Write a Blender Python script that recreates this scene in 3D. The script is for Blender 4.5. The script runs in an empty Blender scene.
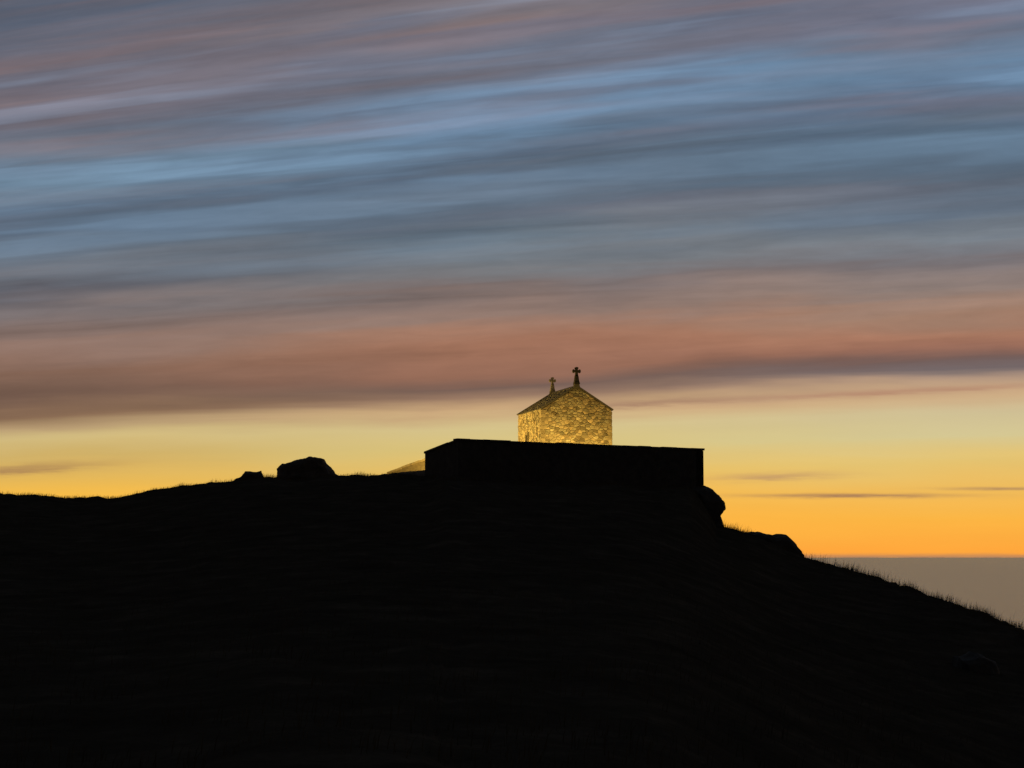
import bpy, bmesh, math, random
from mathutils import Vector, noise
random.seed(7)
scene = bpy.context.scene
scene.view_settings.view_transform = 'Standard'
scene.view_settings.look = 'None'
scene.view_settings.exposure = 0
scene.view_settings.gamma = 1
EYE = 25.0      # camera height above the sea, metres
K = 1910.0

# ------------------------------------------------------------------ helpers
def lin(c):
    c = c/255.0
    return c/12.92 if c <= 0.04045 else ((c+0.055)/1.055)**2.4
def rgb(t): return (lin(t[0]), lin(t[1]), lin(t[2]), 1.0)

class NT:
    def __init__(s, tree): s.t = tree; s.n = tree.nodes; s.l = tree.links
    def put(s, sock, v):
        if isinstance(v, bpy.types.NodeSocket): s.l.new(v, sock)
        else: sock.default_value = v
    def m(s, op, a, b=None, c=None, clamp=False):
        nd = s.n.new('ShaderNodeMath'); nd.operation = op; nd.use_clamp = clamp
        s.put(nd.inputs[0], a)
        if b is not None: s.put(nd.inputs[1], b)
        if c is not None: s.put(nd.inputs[2], c)
        return nd.outputs[0]
    def comb(s, x, y, z):
        nd = s.n.new('ShaderNodeCombineXYZ')
        for i, v in enumerate((x, y, z)): s.put(nd.inputs[i], v)
        return nd.outputs[0]
    def noise(s, vec, scale=1, detail=3, rough=0.5, dist=0.0):
        nd = s.n.new('ShaderNodeTexNoise')
        if vec is not None: s.put(nd.inputs['Vector'], vec)
        nd.inputs['Scale'].default_value = scale
        nd.inputs['Detail'].default_value = detail
        nd.inputs['Roughness'].default_value = rough
        nd.inputs['Distortion'].default_value = dist
        return nd.outputs['Fac']
    def rng(s, v, a, b, c, d, smooth=False):
        nd = s.n.new('ShaderNodeMapRange')
        if smooth: nd.interpolation_type = 'SMOOTHSTEP'
        s.put(nd.inputs[0], v)
        for i, q in enumerate((a, b, c, d)): s.put(nd.inputs[i+1], q)
        return nd.outputs[0]
    def ramp(s, fac, stops):
        nd = s.n.new('ShaderNodeValToRGB'); cr = nd.color_ramp
        s.put(nd.inputs[0], fac)
        stops = sorted(stops, key=lambda q: q[0])
        cr.elements[0].position = stops[0][0]; cr.elements[0].color = stops[0][1]
        cr.elements[1].position = stops[-1][0]; cr.elements[1].color = stops[-1][1]
        for p, c in stops[1:-1]:
            e = cr.elements.new(p); e.color = c
        return nd.outputs[0]
    def mix(s, f, a, b, mode='MIX'):
        nd = s.n.new('ShaderNodeMix'); nd.data_type = 'RGBA'; nd.blend_type = mode
        s.put(nd.inputs[0], f); s.put(nd.inputs[6], a); s.put(nd.inputs[7], b)
        return nd.outputs[2]

def new_mat(name, rough=0.9, spec=0.2):
    m = bpy.data.materials.new(name); m.use_nodes = True
    nt = NT(m.node_tree)
    b = m.node_tree.nodes['Principled BSDF']
    b.inputs['Roughness'].default_value = rough
    b.inputs['Specular IOR Level'].default_value = spec
    return m, nt, b
def bump(nt, b, h, strength=0.5, dist=0.05):
    nd = nt.n.new('ShaderNodeBump'); nd.inputs['Strength'].default_value = strength
    nd.inputs['Distance'].default_value = dist
    nt.put(nd.inputs['Height'], h); nt.l.new(nd.outputs[0], b.inputs['Normal'])
def objcoord(nt):
    return nt.n.new('ShaderNodeTexCoord').outputs['Object']

def mesh_obj(name, verts, faces, mat, parent=None, smooth=False, mats=None):
    me = bpy.data.meshes.new(name); me.from_pydata([tuple(v) for v in verts], [], faces)
    me.update()
    bm = bmesh.new(); bm.from_mesh(me); bmesh.ops.recalc_face_normals(bm, faces=bm.faces)
    bm.to_mesh(me); bm.free()
    ob = bpy.data.objects.new(name, me); scene.collection.objects.link(ob)
    me.materials.append(mat)
    if smooth:
        for p in me.polygons: p.use_smooth = True
    if parent: ob.parent = parent
    return ob
def empty(name):
    e = bpy.data.objects.new(name, None); scene.collection.objects.link(e); e.empty_display_size = 0.5
    return e

class Geo:
    def __init__(s): s.v = []; s.f = []
    def add(s, vs, fs):
        o = len(s.v); s.v += [Vector(q) for q in vs]; s.f += [tuple(i+o for i in f) for f in fs]
    def hexa(s, b, t):  # 4 bottom, 4 top
        s.add(list(b)+list(t), [(3,2,1,0),(4,5,6,7),(0,1,5,4),(1,2,6,5),(2,3,7,6),(3,0,4,7)])
    def box(s, O, U, V, Z, u0, u1, v0, v1, z0, z1):
        P = lambda u, v, z: O+U*u+V*v+Z*z
        s.hexa([P(u0,v0,z0),P(u1,v0,z0),P(u1,v1,z0),P(u0,v1,z0)],
               [P(u0,v0,z1),P(u1,v0,z1),P(u1,v1,z1),P(u0,v1,z1)])
ZU = Vector((0,0,1))
def loc(px, py, Y): return Vector(((px-512)/1909*Y, Y, EYE+(557-py)*Y/K))

# ------------------------------------------------------------------ materials
def stone_mat(name, c1, c2, scale=3.0, tint=False, bs=0.6):
    m, nt, b = new_mat(name, 0.92, 0.15)
    co = objcoord(nt)
    n1 = nt.noise(co, scale, 6, 0.65)
    col = nt.ramp(nt.rng(n1, 0.3, 0.7, 0, 1), [(0, c1), (1, c2)])
    if tint:
        at = nt.n.new('ShaderNodeAttribute'); at.attribute_name = 'tint'
        col = nt.mix(1.0, col, at.outputs['Color'], 'MULTIPLY')
    nt.l.new(col, b.inputs['Base Color'])
    bump(nt, b, nt.noise(co, scale*7, 5, 0.6), bs, 0.03)
    return m
M_stone = stone_mat('granite_rubble', (0.27,0.23,0.155,1), (0.47,0.40,0.28,1), 3.0, True, 0.6)
M_mortar = stone_mat('mortar', (0.15,0.125,0.085,1), (0.26,0.22,0.15,1), 6.0)
M_bright_cope = stone_mat('brightened_coping', (0.3,0.26,0.19,1), (0.42,0.37,0.28,1), 3.0)  # paler coping stone, lamplit brightness put into the colour
M_dressed = stone_mat('dressed_granite', (0.16,0.145,0.12,1), (0.28,0.25,0.2,1), 5.0, False, 0.4)
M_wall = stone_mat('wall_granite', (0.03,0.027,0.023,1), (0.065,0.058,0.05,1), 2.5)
M_roof = stone_mat('stone_slate', (0.08,0.075,0.068,1), (0.14,0.13,0.115,1), 5.0)
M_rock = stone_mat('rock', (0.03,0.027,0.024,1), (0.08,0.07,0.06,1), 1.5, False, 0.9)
M_pave = stone_mat('paving', (0.12,0.11,0.1,1), (0.2,0.18,0.16,1), 2.0)
M_wood, nt, b = new_mat('oak_door', 0.7, 0.2); b.inputs['Base Color'].default_value = (0.05,0.03,0.018,1)
M_glass, nt, b = new_mat('leaded_glass', 0.25, 0.4); b.inputs['Base Color'].default_value = (0.02,0.022,0.025,1)
M_metal, nt, b = new_mat('painted_metal', 0.5, 0.4); b.inputs['Base Color'].default_value = (0.03,0.03,0.03,1)
M_lens, nt, b = new_mat('lamp_glass', 0.2, 0.5); b.inputs['Base Color'].default_value = (0.8,0.7,0.4,1)
b.inputs['Emission Color'].default_value = (1,0.72,0.2,1); b.inputs['Emission Strength'].default_value = 4

M_ground, nt, b = new_mat('turf', 1.0, 0.0)
co = objcoord(nt)
g = nt.noise(co, 0.6, 8, 0.75)
col = nt.ramp(g, [(0.32, (0.034,0.028,0.020,1)), (0.52, (0.056,0.046,0.033,1)), (0.7, (0.095,0.076,0.055,1))])
nt.l.new(col, b.inputs['Base Color'])
bump(nt, b, nt.noise(co, 4.0, 5, 0.7), 0.8, 0.12)
M_grass, nt, b = new_mat('dry_grass', 0.9, 0.1)
oc = nt.noise(objcoord(nt), 0.8, 3)
nt.l.new(nt.ramp(oc, [(0.3,(0.035,0.03,0.017,1)),(0.7,(0.08,0.064,0.04,1))]), b.inputs['Base Color'])

# ------------------------------------------------------------------ terrain
prof = [(-3000,520),(-900,508),(-300,500),(0,494),(40,496),(72,500),(110,498),(150,492),(190,486),(225,482),(265,478),(300,479),(345,476),
        (392,475),(425,476),(458,480),(560,484),(690,488),(706,508),(716,527),(735,530),(758,535),(800,556),(820,562),(845,568),(870,576),
        (900,586),(930,596),(960,605),(990,616),(1024,632),(1200,700),(1700,850),(3500,1000)]
dist = [(-3000,90),(0,112),(425,112),(446,103.5),(480,104.5),(703,111),(760,109),(800,105),(870,96),(930,86),(1024,72),(1300,55),(3500,45)]
def interp(tab, x):
    if x <= tab[0][0]: return tab[0][1]
    for (a, ya), (b_, yb) in zip(tab, tab[1:]):
        if x <= b_: return ya+(yb-ya)*(x-a)/(b_-a)
    return tab[-1][1]
# broad hill form (the crest detail only exists at the crest itself)
broad = []
for px_ in range(-3000, 3501, 20):
    s_ = 0; w0 = 0
    for k_ in range(-8, 9):
        ww = math.exp(-(k_/4.0)**2); s_ += ww*interp(prof, px_+k_*18); w0 += ww
    broad.append((px_, s_/w0+3))
def fbm(x, y, s, o=4):
    v = 0; a = 1
    for i in range(o):
        v += a*noise.noise(Vector((x*s, y*s, 3.1+i*7))); s *= 2.1; a *= 0.5
    return v
def sm(t): t = max(0, min(1, t)); return t*t*(3-2*t)
def bro(px):
    i = (px+3000)/20.0
    if i <= 0: return broad[0][1]
    if i >= len(broad)-1: return broad[-1][1]
    j = int(i); return broad[j][1]+(broad[j+1][1]-broad[j][1])*(i-j)
def height(x, y):
    th = math.atan2(x, y); d = math.hypot(x, y)
    tc = max(-1.0, min(1.0, th))
    px = 512+1909*math.tan(tc)
    R = interp(dist, px)/math.cos(max(-0.3, min(0.3, tc)))
    t = d/R
    k = sm((t-0.62)/0.36)
    py = interp(prof, px)*k+bro(px)*(1-k) if k < 1 else interp(prof, px)
    S = (557-py)/K*math.cos(tc)
    back = sm((abs(th)-1.0)/1.6)
    S = S*(1-back)+(-0.06)*back
    if t <= 1:
        z = EYE+S*d-1.65*(1-t)-1.7*math.sin(math.pi*t)**1.2*(1-0.3*t)
    else:
        o = d-R
        right = sm((px-700)/250)
        fall = (0.05+0.5*right)*o + 0.00045*o*o
        z = EYE+S*R-fall
    amp = min(1, d/12)*(0.55+0.45*sm((t-.8)/.15))
    z += amp*(0.17*fbm(x, y, 0.22, 3)+0.09*fbm(x+50, y, 1.3, 3))
    cl = max(0, fbm(x-20, y+7, 0.5, 2)-0.25)
    z += amp*0.25*cl
    return max(z, -4.0)

ths = []
a = -180.0
while a < 180.0:
    ths.append(math.radians(a))
    a += 0.1 if -17 <= a < 17 else (0.5 if -40 <= a < 40 else 3.0)
ds = []
for i in range(130): ds.append(('t', (i+1)/130.0))
ds2 = []
d = 0.0
while d < 420:
    d += 0.3+d*0.07; ds2.append(d)
V = [(0,0,height(0,0.01))]; F = []
cols = []
for th in ths:
    tc = max(-1.0, min(1.0, th)); px = 512+1909*math.tan(tc)
    R = interp(dist, px)/math.cos(max(-0.3, min(0.3, tc)))
    col_ = []
    rr = [0.6+(R-0.6)*(q[1]**1.15) for q in ds]+[R+q for q in ds2]
    for r_ in rr:
        x = r_*math.sin(th); y = r_*math.cos(th)
        col_.append(len(V)); V.append((x, y, height(x, y)))
    cols.append(col_)
n = len(cols)
for i in range(n):
    A = cols[i]; B = cols[(i+1) % n]
    F.append((0, B[0], A[0]))
    for j in range(len(A)-1): F.append((A[j], B[j], B[j+1], A[j+1]))
mesh_obj('headland_terrain', V, F, M_ground, smooth=True)

# ------------------------------------------------------------------ grass (one mesh)
G = Geo()
def blade(x, y, h, w):
    z = height(x, y)-0.03
    a = random.uniform(0, 6.28); lean = random.uniform(0.05, 0.5)*h
    la = random.gauss(0.3, 0.9)
    dx, dy = math.cos(la)*lean, math.sin(la)*lean
    wx, wy = math.cos(a)*w, math.sin(a)*w
    G.add([(x-wx,y-wy,z),(x+wx,y+wy,z),(x+dx*.35-wx*.7,y+dy*.35-wy*.7,z+h*.6),(x+dx*.35+wx*.7,y+dy*.35+wy*.7,z+h*.6),(x+dx,y+dy,z+h)],
          [(0,1,3,2),(2,3,4)])
cnt = 0
while cnt < 15000:
    px = random.uniform(-60, 1100)
    R = interp(dist, px)
    Y = R-random.uniform(-1.5, 5)
    if 425 < px < 712 and Y > R-0.3: continue
    x = (px-512)/1909*Y
    dens = fbm(x, Y, 0.6, 2)
    k = 1.0 if px > 800 else 0.45
    if random.random() > (0.35+dens)*1.2: continue
    blade(x, Y, random.uniform(0.08, 0.24)*(0.6+0.8*k)*(1+max(0,dens)*0.6), 0.006); cnt += 1
for i in range(320):   # taller seed stems on the seaward shoulder
    px = random.choice([random.uniform(720,1060), random.gauss(905,30), random.gauss(845,18), random.gauss(735,8)])
    R = interp(dist, px); Y = R-random.uniform(-0.5, 2.5)
    blade((px-512)/1909*Y, Y, random.uniform(0.25, 0.62), 0.007)
cnt = 0
while cnt < 14000:
    px = random.uniform(-60, 1100); Y = random.uniform(12, 100)
    if Y > interp(dist, px)-4: continue
    x = (px-512)/1909*Y
    if fbm(x, Y, 0.5, 2) < -0.05: continue
    blade(x, Y, random.uniform(0.08, 0.22), 0.005); cnt += 1
mesh_obj('grass', G.v, G.f, M_grass)

# ------------------------------------------------------------------ rocks
def rock(name, pts, Y, depth, seed=0, dis=0.1, cuts=2):
    """boulder grown from a real outline in metres at distance Y, tapered front and back"""
    fr = [loc(px, py, Y) for px, py in pts]
    c = sum(fr, Vector())/len(fr)
    layers = [(-0.5, 0.6), (-0.4, 0.82), (-0.1, 0.97), (0.2, 0.96), (0.42, 0.75), (0.5, 0.5)]
    v = []; f = []; n = len(fr)
    for k, (dd, sc) in enumerate(layers):
        for p in fr:
            q = c+(p-c)*sc; v.append(Vector((q.x, q.y+dd*depth, q.z-(1-sc)*0.2)))
    for k in range(len(layers)-1):
        for i in range(n):
            f.append((k*n+i, k*n+(i+1) % n, (k+1)*n+(i+1) % n, (k+1)*n+i))
    f.append(tuple(range(n))); f.append(tuple(range((len(layers)-1)*n, len(layers)*n)))
    ob = mesh_obj(name, v, f, M_rock)
    bm = bmesh.new(); bm.from_mesh(ob.data)
    bmesh.ops.triangulate(bm, faces=[q for q in bm.faces if len(q.verts) > 4])
    bmesh.ops.subdivide_edges(bm, edges=bm.edges[:], cuts=cuts, use_grid_fill=True, smooth=0.0)
    for q in bm.verts:
        off = Vector((0,0,0))
        for s_, a_ in ((1.1, .9), (3.0, .7), (7.0, .35)):
            p = q.co*s_+Vector((seed, 0, 0))
            off += Vector((noise.noise(p), noise.noise(p+Vector((9,0,0))), noise.noise(p+Vector((0,9,0)))))*dis*a_
        q.co += off
    bm.to_mesh(ob.data); bm.free()
    return ob
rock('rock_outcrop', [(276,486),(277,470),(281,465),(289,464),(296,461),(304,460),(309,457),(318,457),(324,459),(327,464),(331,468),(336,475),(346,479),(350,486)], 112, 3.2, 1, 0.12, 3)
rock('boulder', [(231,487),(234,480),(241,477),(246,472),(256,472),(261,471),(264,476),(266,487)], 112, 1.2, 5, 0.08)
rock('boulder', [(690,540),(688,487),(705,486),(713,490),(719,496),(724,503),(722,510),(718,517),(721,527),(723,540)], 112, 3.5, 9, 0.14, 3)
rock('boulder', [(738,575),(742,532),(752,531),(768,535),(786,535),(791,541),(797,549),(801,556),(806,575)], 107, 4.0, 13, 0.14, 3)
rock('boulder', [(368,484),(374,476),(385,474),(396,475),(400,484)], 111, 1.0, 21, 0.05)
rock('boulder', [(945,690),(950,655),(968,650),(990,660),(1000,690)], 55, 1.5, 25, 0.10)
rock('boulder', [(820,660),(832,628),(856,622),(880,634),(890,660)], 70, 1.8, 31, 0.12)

# ------------------------------------------------------------------ enclosure wall + terrace
P0 = Vector((-2.97,105,0)); P1 = Vector((11.23,112,0))
U = (P1-P0).normalized(); N = Vector((-U.y, U.x, 0))
Q1 = Vector((-4.97,109.05,0))
P2 = P1+N*12; P3 = P0+N*13
def wall(g, cop, A, B, za, zb, z0=26.5, th=0.5, slab=0.9, seed=0):
    rnd = random.Random(seed)
    D = (B-A); L = D.length; D.normalize(); n = Vector((-D.y, D.x, 0))  # thickness to the left of A->B
    P = lambda s, w, z: A+D*s+n*w+ZU*z
    zt = lambda s: za+(zb-za)*s/L
    g.hexa([P(0,0,z0),P(L,0,z0),P(L,th,z0),P(0,th,z0)],
           [P(0,0,za-.12),P(L,0,zb-.12),P(L,th,zb-.12),P(0,th,za-.12)])
    s = -0.05
    while s < L+0.05:
        e = min(s+slab*rnd.uniform(.8,1.2), L+0.05)
        if L+0.05-e < 0.3: e = L+0.05
        j = rnd.uniform(-.018,.018); o = rnd.uniform(-.012,.012)
        cop.hexa([P(s+.006,-.05+o,zt(s)-.117+j),P(e-.006,-.05+o,zt(e)-.117+j),P(e-.006,th+.05,zt(e)-.117+j),P(s+.006,th+.05,zt(s)-.117+j)],
                 [P(s+.006,-.05+o,zt(s)+j),P(e-.006,-.05+o,zt(e)+j),P(e-.006,th+.05,zt(e)+j),P(s+.006,th+.05,zt(s)+j)])
        s = e
ew = empty('enclosure_wall')
g = Geo(); c = Geo()
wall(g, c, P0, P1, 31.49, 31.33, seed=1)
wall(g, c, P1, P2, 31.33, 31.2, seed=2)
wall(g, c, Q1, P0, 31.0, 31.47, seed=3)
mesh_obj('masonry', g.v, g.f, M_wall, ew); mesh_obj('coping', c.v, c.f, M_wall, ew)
sw = empty('approach_wall')
g = Geo(); c = Geo()
A1 = Vector((-7.6,117.0,0)); B1 = Vector((-5.0,115.6,0))
wall(g, c, A1, B1, 30.2, 31.05, z0=27, th=0.4, slab=0.6, seed=4)
wall(g, c, B1+Vector((0.06,0,0)), P2, 31.05, 31.1, z0=27, th=0.4, seed=5)
mesh_obj('masonry', g.v, g.f, M_mortar, sw); mesh_obj('coping', c.v, c.f, M_bright_cope, sw)  # paler than the other walls, so lamplight is partly in the colour
t0 = P0+U*0.51+N*0.51; t1 = P1-U*0.51+N*0.51; t2 = P2-U*.6-N*.6
poly = [t0, t1, t2, Vector((-4.9,115.3,0)), Vector((-7.6,116.6,0)), Vector((-6.5,112.9,0)), Vector((-4.3,109.2,0))]
tv = [p+ZU*27 for p in poly]+[p+ZU*30.0 for p in poly]; k = len(poly)
mesh_obj('terrace', tv, [tuple(range(k)), tuple(range(k, 2*k))]+[(i,(i+1)%k,k+(i+1)%k,k+i) for i in range(k)], M_pave)

# ------------------------------------------------------------------ chapel
ch = empty('stone_chapel')
ang = math.radians(15)
CU = Vector((math.cos(ang), math.sin(ang), 0)); CV = Vector((-math.sin(ang), math.cos(ang), 0))
C0 = Vector((1.74,111,30.0)); W = 4.24; L = 5.1; HE = 3.62; HA = 4.93
P = lambda u, v, z: C0+CU*u+CV*v+ZU*z
g = Geo()
g.add([P(0,0,-.3),P(W,0,-.3),P(W,0,HE),P(W/2,0,HA),P(0,0,HE),P(0,L,-.3),P(W,L,-.3),P(W,L,HE),P(W/2,L,HA),P(0,L,HE)],
      [(0,1,2,3,4),(9,8,7,6,5),(0,4,9,5),(1,6,7,2),(2,7,8,3),(3,8,9,4),(0,5,6,1)])
mesh_obj('walls', g.v, g.f, M_mortar, ch)

def clip(poly, a, b_, c_):
    """keep the side where a*u + b*z <= c"""
    out = []
    for i in range(len(poly)):
        p = poly[i]; q = poly[(i+1) % len(poly)]
        dp = a*p[0]+b_*p[1]-c_; dq = a*q[0]+b_*q[1]-c_
        if dp <= 0: out.append(p)
        if (dp < 0 < dq) or (dq < 0 < dp):
            t = dp/(dp-dq); out.append((p[0]+(q[0]-p[0])*t, p[1]+(q[1]-p[1])*t))
    return out
def rubble(name, fn, length, gable, holes, seed):
    """random rubble: irregular interlocking stones, each a separate bevelled lump proud of the mortar"""
    rnd = random.Random(seed); v = []; f = []; tint = []
    bounds = [(-1,0,0),(1,0,length),(0,-1,0.05)]
    if gable:
        k = (HA-HE)/(W/2); bounds += [(-k,1,HE-.02),(k,1,HE+k*W-.02)]; zt = HA
    else: bounds += [(0,1,HE-.02)]; zt = HE
    seeds = []
    du, dz = .235, .15
    j = 0; z = -.05
    while z < zt+.1:
        u = -.05+(j % 2)*du*.5
        while u < length+.1:
            if rnd.random() > .17:
                seeds.append((u+rnd.uniform(-.45,.45)*du, z+rnd.uniform(-.42,.42)*dz))
            u += du
        z += dz; j += 1
    AS = 1.45     # stones lie wider than tall
    for (su, sz) in seeds:
        if any(ha < su < hb and hc < sz < hd for ha, hb, hc, hd in holes): continue
        poly = [(su-.4,sz-.28),(su+.4,sz-.28),(su+.4,sz+.28),(su-.4,sz+.28)]
        for (tu, tz) in seeds:
            a = tu-su; b_ = (tz-sz)*AS*AS
            if a == 0 and b_ == 0 or abs(a) > .8 or abs(tz-sz) > .56: continue
            poly = clip(poly, a, b_, a*(su+tu)/2+b_*(sz+tz)/2)
            if len(poly) < 3: break
        for (a, b_, c_) in bounds:
            if len(poly) >= 3: poly = clip(poly, a, b_, c_)
        if len(poly) < 3: continue
        cu = sum(p[0] for p in poly)/len(poly); cz = sum(p[1] for p in poly)/len(poly)
        size = max(abs(p[0]-cu)+abs(p[1]-cz) for p in poly)
        if size < .05: continue
        gp = 1-min(.3, rnd.uniform(.008,.018)/size*1.6)
        o = rnd.uniform(.02,.055)
        poly = [(cu+(p[0]-cu)*gp, cz+(p[1]-cz)*gp) for p in poly]
        n = len(poly); k = len(v)
        v += [fn(p[0], p[1], -.01) for p in poly]
        v += [fn(p[0], p[1], o*.6) for p in poly]
        v += [fn(cu+(p[0]-cu)*.76, cz+(p[1]-cz)*.74, o+rnd.uniform(-.007,.007)) for p in poly]
        v.append(fn(cu, cz, o+.004))
        for i in range(n):
            q = (i+1) % n
            f.append((k+i,k+q,k+n+q,k+n+i)); f.append((k+n+i,k+n+q,k+2*n+q,k+2*n+i)); f.append((k+2*n+i,k+2*n+q,k+3*n))
        bb = rnd.choice([rnd.uniform(.4,.7), rnd.uniform(.7,1.0), rnd.uniform(.85,1.25)])
        r_ = rnd.uniform(-.07,.07)
        tint += [(bb*(1+r_), bb, bb*(1-r_), 1)]*(3*n+1)
    ob = mesh_obj(name, v, f, M_stone, ch)
    at = ob.data.attributes.new('tint', 'FLOAT_COLOR', 'POINT')
    for i, t in enumerate(tint): at.data[i].color = t
rubble('gable_stonework', lambda u, z, o: P(u, -o, z), W, True, [], 11)
rubble('rear_gable_stonework', lambda u, z, o: P(u, L+o, z), W, True, [(1.5,2.8,-1,2.25)], 12)
WV = 2.9
holes = [(WV-.05,WV+.6,1.1,2.4)]
rubble('side_stonework', lambda u, z, o: P(-o, u, z), L, False, holes, 13)
rubble('seaward_stonework', lambda u, z, o: P(W+o, u, z), L, False, holes, 14)
# quoins at the four corners
g = Geo(); rnd = random.Random(3)
for (u, v, su, sv) in ((0,0,1,1),(W,0,-1,1),(0,L,1,-1),(W,L,-1,-1)):
    z = 0; k = 0
    while z < HE-0.1:
        h = min(rnd.uniform(.16,.26), HE-z)
        lu, lv = (0.34, 0.18) if k % 2 else (0.18, 0.34)
        lu *= rnd.uniform(.7,1.15); lv *= rnd.uniform(.7,1.15); o = rnd.uniform(.04,.06)
        ua, ub = sorted((u-su*o, u+su*lu)); va, vb = sorted((v-sv*o, v+sv*lv))
        g.box(C0, CU, CV, ZU, ua, ub, va, vb, z+.008, z+h-.008)
        z += h; k += 1
q = mesh_obj('quoins', g.v, g.f, M_stone, ch)
at = q.data.attributes.new('tint', 'FLOAT_COLOR', 'POINT')
for i in range(len(q.data.vertices)):
    b_ = 0.65+0.4*((i//8*37) % 10)/10; at.data[i].color = (b_, b_*.98, b_*.95, 1)
bv = q.modifiers.new('Bevel', 'BEVEL'); bv.width = 0.02; bv.segments = 2
# one small window in each long wall, door in the rear gable
g = Geo(); w_ = Geo()
for (side, x0) in ((-1, 0), (1, W)):
    for v0 in (WV,):
        f_ = lambda a, b_, c_, d_, lo, hi, gg: gg.box(C0, CU, CV, ZU, *sorted((x0+side*lo, x0+side*hi)), a, b_, c_, d_)
        f_(v0,v0+.08,1.2,2.25,.0,.07,g); f_(v0+.47,v0+.55,1.2,2.25,.0,.07,g)
        f_(v0-.03,v0+.58,2.253,2.40,.0,.075,g); f_(v0-.05,v0+.6,1.1,1.197,.0,.09,g)
        f_(v0+.083,v0+.467,1.2,2.25,-.1,.012,w_)
        f_(v0+.262,v0+.288,1.203,2.247,.013,.03,g)
mesh_obj('window_surrounds', g.v, g.f, M_mortar, ch); mesh_obj('window_glass', w_.v, w_.f, M_glass, ch)
g = Geo(); g.box(C0, CU, CV, ZU, 1.75, 2.55, L-.1, L+.03, 0, 2.0)
mesh_obj('door', g.v, g.f, M_wood, ch)
g = Geo()
g.box(C0,CU,CV,ZU,1.6,1.747,L,L+.1,0,2.0); g.box(C0,CU,CV,ZU,2.553,2.7,L,L+.1,0,2.0); g.box(C0,CU,CV,ZU,1.55,2.75,L,L+.11,2.003,2.2)
mesh_obj('door_surround', g.v, g.f, M_dressed, ch)
# roof: overlapping stone slate courses
g = Geo(); rnd = random.Random(9)
sl = Vector((W/2, HA-HE)).length; cth = (W/2)/sl; sth = (HA-HE)/sl
ov = 0.10
for side in (0, 1):
    def R_(s, v, t):   # s up the slope from the eave, t normal thickness
        uu = s*cth-t*sth; zz = HE+s*sth+t*cth
        return P(uu if side == 0 else W-uu, v, zz)
    s = -ov
    while s < sl-0.02:
        e = min(s+.26, sl)
        v = 0.16
        while v < L-.16:
            wv_ = rnd.uniform(.22,.38); e2 = min(v+wv_, L-.16)
            if L-.16-e2 < .12: e2 = L-.16
            t = rnd.uniform(.05,.065); jj = rnd.uniform(-.012,.012)
            g.hexa([R_(s+jj,v+.004,.01),R_(s+jj,e2-.004,.01),R_(e,e2-.004,.005),R_(e,v+.004,.005)],
                   [R_(s+jj,v+.004,t),R_(s+jj,e2-.004,t),R_(e,e2-.004,.03),R_(e,v+.004,.03)])
            v = e2
        s += .22
mesh_obj('slate_roof', g.v, g.f, M_roof, ch)
g = Geo()
v = .17
while v < L-.2:
    e = min(v+.45, L-.17)
    g.add([P(W/2-.17,v,HA-.02),P(W/2,v,HA+.11),P(W/2+.17,v,HA-.02),P(W/2-.17,e-.01,HA-.02),P(W/2,e-.01,HA+.11),P(W/2+.17,e-.01,HA-.02)],
          [(0,1,2),(5,4,3),(0,3,4,1),(1,4,5,2),(2,5,3,0)])
    v = e
mesh_obj('ridge_tiles', g.v, g.f, M_dressed, ch)
# gable copings with apex saddle
g = Geo()
for (va, vb) in ((-.08,.155),(L-.155,L+.08)):
    for side in (0,1):
        def R2(s, v, t):
            uu = s*cth-t*sth; zz = HE+s*sth+t*cth
            return P(uu if side == 0 else W-uu, v, zz)
        nseg = 4
        for i in range(nseg):
            a = -.10+(sl+.07)*i/nseg+.003; b_ = -.10+(sl+.07)*(i+1)/nseg-.003
            g.hexa([R2(a,va,0.0),R2(a,vb,0.0),R2(b_,vb,0.0),R2(b_,va,0.0)],[R2(a,va,.09),R2(a,vb,.09),R2(b_,vb,.09),R2(b_,va,.09)])
    g.add([P(W/2-.2,va-.01,HA-.05),P(W/2+.2,va-.01,HA-.05),P(W/2+.13,va-.01,HA+.18),P(W/2-.13,va-.01,HA+.18),
           P(W/2-.2,vb+.01,HA-.05),P(W/2+.2,vb+.01,HA-.05),P(W/2+.13,vb+.01,HA+.18),P(W/2-.13,vb+.01,HA+.18)],
          [(0,1,2,3),(7,6,5,4),(0,4,5,1),(1,5,6,2),(2,6,7,3),(3,7,4,0)])
cp = mesh_obj('gable_coping', g.v, g.f, M_roof, ch)
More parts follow.
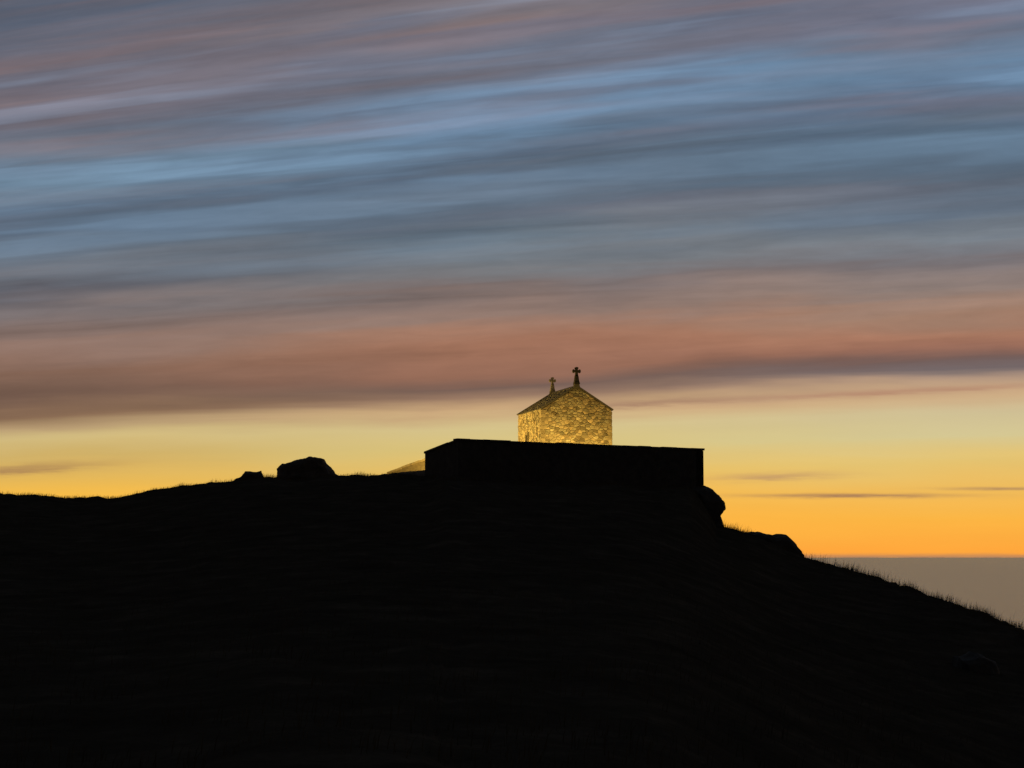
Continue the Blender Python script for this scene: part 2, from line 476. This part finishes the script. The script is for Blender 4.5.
# crosses
def cross(name, v0, sc):
    g = Geo(); O = P(W/2, v0, HA+.15)
    def fr(w0, z0, w1, z1):
        g.hexa([O+CU*(-w0)*sc+CV*(-w0)*sc+ZU*z0*sc, O+CU*w0*sc+CV*(-w0)*sc+ZU*z0*sc, O+CU*w0*sc+CV*w0*sc+ZU*z0*sc, O+CU*(-w0)*sc+CV*w0*sc+ZU*z0*sc],
               [O+CU*(-w1)*sc+CV*(-w1)*sc+ZU*z1*sc, O+CU*w1*sc+CV*(-w1)*sc+ZU*z1*sc, O+CU*w1*sc+CV*w1*sc+ZU*z1*sc, O+CU*(-w1)*sc+CV*w1*sc+ZU*z1*sc])
    fr(.17,0,.14,.16); fr(.13,.161,.095,.5)
    cz = .77; r0 = .07; r1 = .115; Ln = .22; d = .07
    for (dx, dz) in ((1,0),(-1,0),(0,1),(0,-1)):
        D = CU*dx+ZU*dz; T = CU*(-dz)+ZU*dx
        prof_ = [(0.0,r0),(.09,.062),(.15,r1*.8),(.185,r1),(Ln,r1*.8),(Ln+.025,r1*.35)]
        if (dx, dz) == (0,-1): prof_ = [(0.0,r0),(.15,.075),(Ln+.06,.09)]
        a = [O+(ZU*cz+D*s+T*w_)*sc for s, w_ in prof_]+[O+(ZU*cz+D*s-T*w_)*sc for s, w_ in reversed(prof_)]
        n = len(a)
        dd = d*sc*(1-.02*dx-.01*dz)
        g.add([p-CV*dd for p in a]+[p+CV*dd for p in a],
              [tuple(range(n)), tuple(range(2*n-1, n-1, -1))]+[(i,(i+1)%n,n+(i+1)%n,n+i) for i in range(n)])
    return mesh_obj(name, g.v, g.f, M_wall if v0 < 1 else M_dressed, ch)  # front cross in darker stone: its unlit silhouette is put into the colour
cross('gable_cross', 0.02, 1.0)
cross('rear_gable_cross', L-0.02, 0.86)

# ------------------------------------------------------------------ floodlights
def flood(pos, target, power, size=75, blend=.6, col=(1,.62,.12)):
    e = empty('floodlight')
    pos = Vector(pos); target = Vector(target)
    D = (target-pos).normalized(); X = D.cross(ZU).normalized(); Y_ = X.cross(D)
    g = Geo()
    h0, h1 = .1, .17
    g.hexa([pos-D*.14+X*(-h0)+Y_*(-h0*.7), pos-D*.14+X*h0+Y_*(-h0*.7), pos-D*.14+X*h0+Y_*h0*.7, pos-D*.14+X*(-h0)+Y_*h0*.7],
           [pos-D*.02+X*(-h1)+Y_*(-h1*.7), pos-D*.02+X*h1+Y_*(-h1*.7), pos-D*.02+X*h1+Y_*h1*.7, pos-D*.02+X*(-h1)+Y_*h1*.7])
    H = ZU.cross(X)
    g.box(pos, X, H, ZU, -.2, -.18, -.02, .02, -.2, 0.02); g.box(pos, X, H, ZU, .18, .2, -.02, .02, -.2, 0.02)
    g.box(pos, X, H, ZU, -.2, .2, -.05, .05, -.23, -.203)
    if pos.z-.233 > 30.02: g.box(pos, X, H, ZU, -.03, .03, -.03, .03, 30.0-pos.z, -.233)
    mesh_obj('housing', g.v, g.f, M_metal, e)
    g = Geo(); g.box(pos, X, Y_, D, -.15, .15, -.1, .1, -.018, -.008); mesh_obj('lens', g.v, g.f, M_lens, e)
    l = bpy.data.lights.new('flood_lamp', 'SPOT'); l.energy = power; l.color = col; l.spot_size = math.radians(size); l.spot_blend = blend
    l.shadow_soft_size = .12
    lo = bpy.data.objects.new('lamp', l); scene.collection.objects.link(lo); lo.location = pos+D*.03
    lo.rotation_euler = D.to_track_quat('-Z', 'Y').to_euler(); lo.parent = e
flood(P(0.6,-2.25,.9), P(1.3,0,3.4), 620, 135, .3)
flood(P(3.5,-1.75,.9), P(2.9,0,3.5), 250, 135, .3)
flood(P(-5.8,2.8,.95), P(0,2.6,3.0), 4000, 75)
flood(Vector((-3.4,111.6,30.25)), Vector((-6.5,116.5,30.4)), 2600, 60)

# ------------------------------------------------------------------ sea
M_sea, nt, b = new_mat('sea_water', 0.22, 0.5)
b.inputs['Base Color'].default_value = (0.08,0.13,0.19,1)
b.inputs['IOR'].default_value = 1.33
co = objcoord(nt)
mp = nt.n.new('ShaderNodeMapping'); mp.inputs['Scale'].default_value = (0.05,0.11,1); nt.l.new(co, mp.inputs['Vector'])
bump(nt, b, nt.noise(mp.outputs[0], 1.0, 6, 0.6), 1.0, 0.38)
V = [(0,0,0)]; F = []
rings = [300,1200,5000,20000,90000]; ns = 96
for r_ in rings:
    for i in range(ns):
        a = 2*math.pi*i/ns; V.append((r_*math.cos(a), r_*math.sin(a), 0))
for i in range(ns):
    F.append((0, 1+i, 1+(i+1) % ns))
    for k in range(len(rings)-1):
        F.append((1+k*ns+i, 1+(k+1)*ns+i, 1+(k+1)*ns+(i+1)%ns, 1+k*ns+(i+1)%ns))
mesh_obj('sea', V, F, M_sea)

# ------------------------------------------------------------------ sky (world): twilight with a streaky cloud deck
w = bpy.data.worlds.new('World'); scene.world = w; w.use_nodes = True
try:
    w.cycles.sampling_method = 'MANUAL'; w.cycles.sample_map_resolution = 256
except Exception: pass
nt = NT(w.node_tree); nt.n.clear()
tc = nt.n.new('ShaderNodeTexCoord')
nrm = nt.n.new('ShaderNodeVectorMath'); nrm.operation = 'NORMALIZE'; nt.l.new(tc.outputs['Generated'], nrm.inputs[0])
sp = nt.n.new('ShaderNodeSeparateXYZ'); nt.l.new(nrm.outputs[0], sp.inputs[0])
x, y, z = sp.outputs
NA = math.radians(27); nx, ny = math.sin(NA), math.cos(NA)   # cloud bands are parallel; this is the horizontal normal to them
dn = nt.m('ADD', nt.m('MULTIPLY', x, nx), nt.m('MULTIPLY', y, ny))
dn = nt.m('MAXIMUM', nt.m('ABSOLUTE', dn), 0.12)
wc = nt.m('DIVIDE', z, dn)
az = nt.m('ARCTAN2', x, y)
wt = nt.m('ADD', wc, nt.m('MULTIPLY', az, .018))
# warps
s1 = nt.comb(nt.m('MULTIPLY', az, 6.0), nt.m('MULTIPLY', wc, 18.0), 0.0)
s2 = nt.comb(nt.m('MULTIPLY', az, 5.5), nt.m('MULTIPLY', wt, 60.0), 3.3)
n1 = nt.m('SUBTRACT', nt.noise(s1, 1.0, 2, .5), .5)
n2 = nt.m('SUBTRACT', nt.noise(s2, 1.0, 4, .5, .4), .5)
up = nt.rng(wc, .05, .25, .20, 1.0)
warp = nt.m('MULTIPLY', nt.m('ADD', nt.m('MULTIPLY', n1, .030), nt.m('MULTIPLY', n2, .052)), up)
wq = nt.m('ADD', wc, warp)
RMAX = .6
fac = nt.m('DIVIDE', wq, RMAX, clamp=True)
Lc = [(0,(82,86,102)),(25,(94,94,108)),(60,(112,101,109)),(90,(128,108,110)),(118,(119,110,119)),(150,(112,123,140)),(183,(117,143,165)),(205,(94,111,131)),
      (235,(91,105,122)),(262,(110,118,128)),(288,(93,90,95)),(308,(126,114,112)),(340,(138,112,101)),(365,(132,101,85)),(398,(114,89,76)),(414,(138,108,84)),
      (427,(184,156,116)),(440,(210,187,128)),(458,(206,175,104)),(480,(226,181,88)),(497,(244,186,72)),(520,(248,178,64)),(556,(246,162,60))]
Cc = [(0,(134,119,121)),(25,(108,113,131)),(58,(120,118,131)),(85,(114,129,153)),(108,(122,157,191)),(128,(104,128,153)),(150,(82,96,114)),(180,(101,112,126)),
      (208,(87,102,118)),(240,(108,119,129)),(265,(121,123,127)),(290,(120,107,104)),(318,(146,121,110)),(332,(162,121,101)),(348,(165,117,94)),(370,(147,105,86)),(386,(120,96,86)),(398,(154,122,101)),
      (409,(198,163,122)),(424,(212,193,138)),(450,(214,192,122)),(475,(230,188,96)),(500,(243,183,74)),(530,(250,176,64)),(556,(248,162,60))]
Rc = [(0,(118,116,134)),(30,(106,119,141)),(60,(108,138,168)),(88,(96,115,141)),(130,(90,109,128)),(170,(85,100,116)),(205,(102,114,129)),(232,(121,128,136)),
      (258,(115,108,110)),(288,(142,125,118)),(312,(160,126,107)),(332,(167,119,96)),(345,(152,107,89)),(358,(113,91,86)),(372,(114,103,104)),(382,(174,146,126)),(394,(204,169,130)),
      (412,(206,190,148)),(436,(212,198,146)),(462,(226,193,112)),(490,(237,184,88)),(520,(249,180,68)),(556,(252,162,58))]
def mk(cols, px):
    kx = (px-512)/1909*nx+ny
    st = [(((557-py)/1910/kx)/RMAX, rgb(c)) for py, c in cols]
    st = [s for s in st if s[0] < 0.9]
    top = st[0][0]
    st += [(top+.1, rgb((80,84,98))), (1.0, rgb((56,60,70)))]
    return [s for s in st if s[0] <= 1.0]
cl = nt.ramp(fac, mk(Lc, 50)); cc = nt.ramp(fac, mk(Cc, 512)); cr = nt.ramp(fac, mk(Rc, 950))
azn = nt.m('ADD', az, nt.m('MULTIPLY', n1, .15))
f1 = nt.rng(azn, -.235, 0.0, 0, 1, True)
f2 = nt.rng(azn, 0.0, .225, 0, 1, True)
sky = nt.mix(f2, nt.mix(f1, cl, cc), cr)
# interleaved blue gaps and warm streaks high in the deck
s5 = nt.comb(nt.m('MULTIPLY', az, 3.0), nt.m('MULTIPLY', wt, 52.0), 21.0)
n5 = nt.noise(s5, 1.0, 3, .5, .3)
hue = nt.ramp(n5, [(.34, rgb((130,112,113))), (.44, rgb((106,110,122))), (.53, rgb((90,107,126))), (.62, rgb((120,150,178)))])
sky = nt.mix(nt.rng(wc, .14, .25, 0.0, .36, True), sky, hue)
# brightness streaks in the deck
s3 = nt.comb(nt.m('MULTIPLY', az, 4.0), nt.m('MULTIPLY', wt, 64.0), 9.1)
s4 = nt.comb(nt.m('MULTIPLY', az, 30.0), nt.m('MULTIPLY', wt, 150.0), 1.7)
m3 = nt.m('MULTIPLY', nt.m('SUBTRACT', nt.noise(s3, 1.0, 4, .5, .6), .5), nt.rng(wc, .07, .14, .10, .85))
m4 = nt.m('MULTIPLY', nt.m('SUBTRACT', nt.noise(s4, 1.0, 4, .6, .5), .5), nt.rng(wc, .08, .12, .03, .28))
gain = nt.m('ADD', nt.m('ADD', m3, m4), 1.03)
vs = nt.n.new('ShaderNodeVectorMath'); vs.operation = 'SCALE'; nt.l.new(sky, vs.inputs[0]); nt.put(vs.inputs['Scale'], gain)
sky = vs.outputs[0]
# thin low wisps over the afterglow
el = nt.m('DIVIDE', z, nt.m('MAXIMUM', nt.m('ABSOLUTE', y), .1))
wn = nt.m('SUBTRACT', nt.noise(nt.comb(nt.m('MULTIPLY', az, 40.0), nt.m('MULTIPLY', el, 420.0), 2.0), 1.0, 4, .6), .5)
def wisp(sky, px, py, hw, hh, col, amt, tilt=0.0):
    a0 = math.atan((px-512)/1909); e0 = (557-py)/1910
    da = nt.m('SUBTRACT', az, a0); de = nt.m('SUBTRACT', nt.m('SUBTRACT', el, e0), nt.m('MULTIPLY', da, tilt))
    de = nt.m('ADD', de, nt.m('MULTIPLY', wn, hh/1910*2.2))
    q = nt.m('ADD', nt.m('POWER', nt.m('ABSOLUTE', nt.m('DIVIDE', da, hw/1910)), 2.0), nt.m('POWER', nt.m('ABSOLUTE', nt.m('DIVIDE', de, hh/1910)), 2.0))
    g_ = nt.m('EXPONENT', nt.m('MULTIPLY', q, -1.0))
    g_ = nt.m('MULTIPLY', g_, nt.m('MULTIPLY', nt.m('ADD', wn, .75), amt), clamp=True)
    return nt.mix(g_, sky, rgb(col))
sky = wisp(sky, 850, 496, 95, 2.0, (150,110,90), 1.1)
sky = wisp(sky, 1000, 489, 50, 1.5, (150,115,95), .8)
sky = wisp(sky, 775, 477, 60, 4.0, (184,142,105), .8, .03)
sky = wisp(sky, 20, 470, 75, 5.0, (160,120,85), .9, .07)
sky = wisp(sky, 640, 404, 90, 4.0, (150,112,95), .8, .05)
sky = wisp(sky, 900, 392, 160, 3.0, (176,128,105), .8, .05)
sky = wisp(sky, 900, 557, 900, 2.6, (150,118,100), .9)     # haze lying on the sea horizon
# the glow belongs to the western sky: the rest of the dome is already night-dark
west = nt.rng(y, .1, .93, .34, 1.0, True)
west = nt.m('MULTIPLY', west, nt.rng(z, .30, .8, 1.0, .75, True))
vs = nt.n.new('ShaderNodeVectorMath'); vs.operation = 'SCALE'; nt.put(vs.inputs[0], sky); nt.put(vs.inputs['Scale'], west)
bg = nt.n.new('ShaderNodeBackground'); nt.l.new(vs.outputs[0], bg.inputs[0]); bg.inputs[1].default_value = 1.0
out = nt.n.new('ShaderNodeOutputWorld'); nt.l.new(bg.outputs[0], out.inputs[0])

# ------------------------------------------------------------------ camera
cam = bpy.data.cameras.new('camera'); co_ = bpy.data.objects.new('camera', cam); scene.collection.objects.link(co_)
cam.sensor_width = 36; cam.lens = 36*1911/1024; cam.clip_start = 0.1; cam.clip_end = 200000
co_.location = (0,0,EYE); co_.rotation_euler = (math.radians(90+5.172), 0, 0)
scene.camera = co_
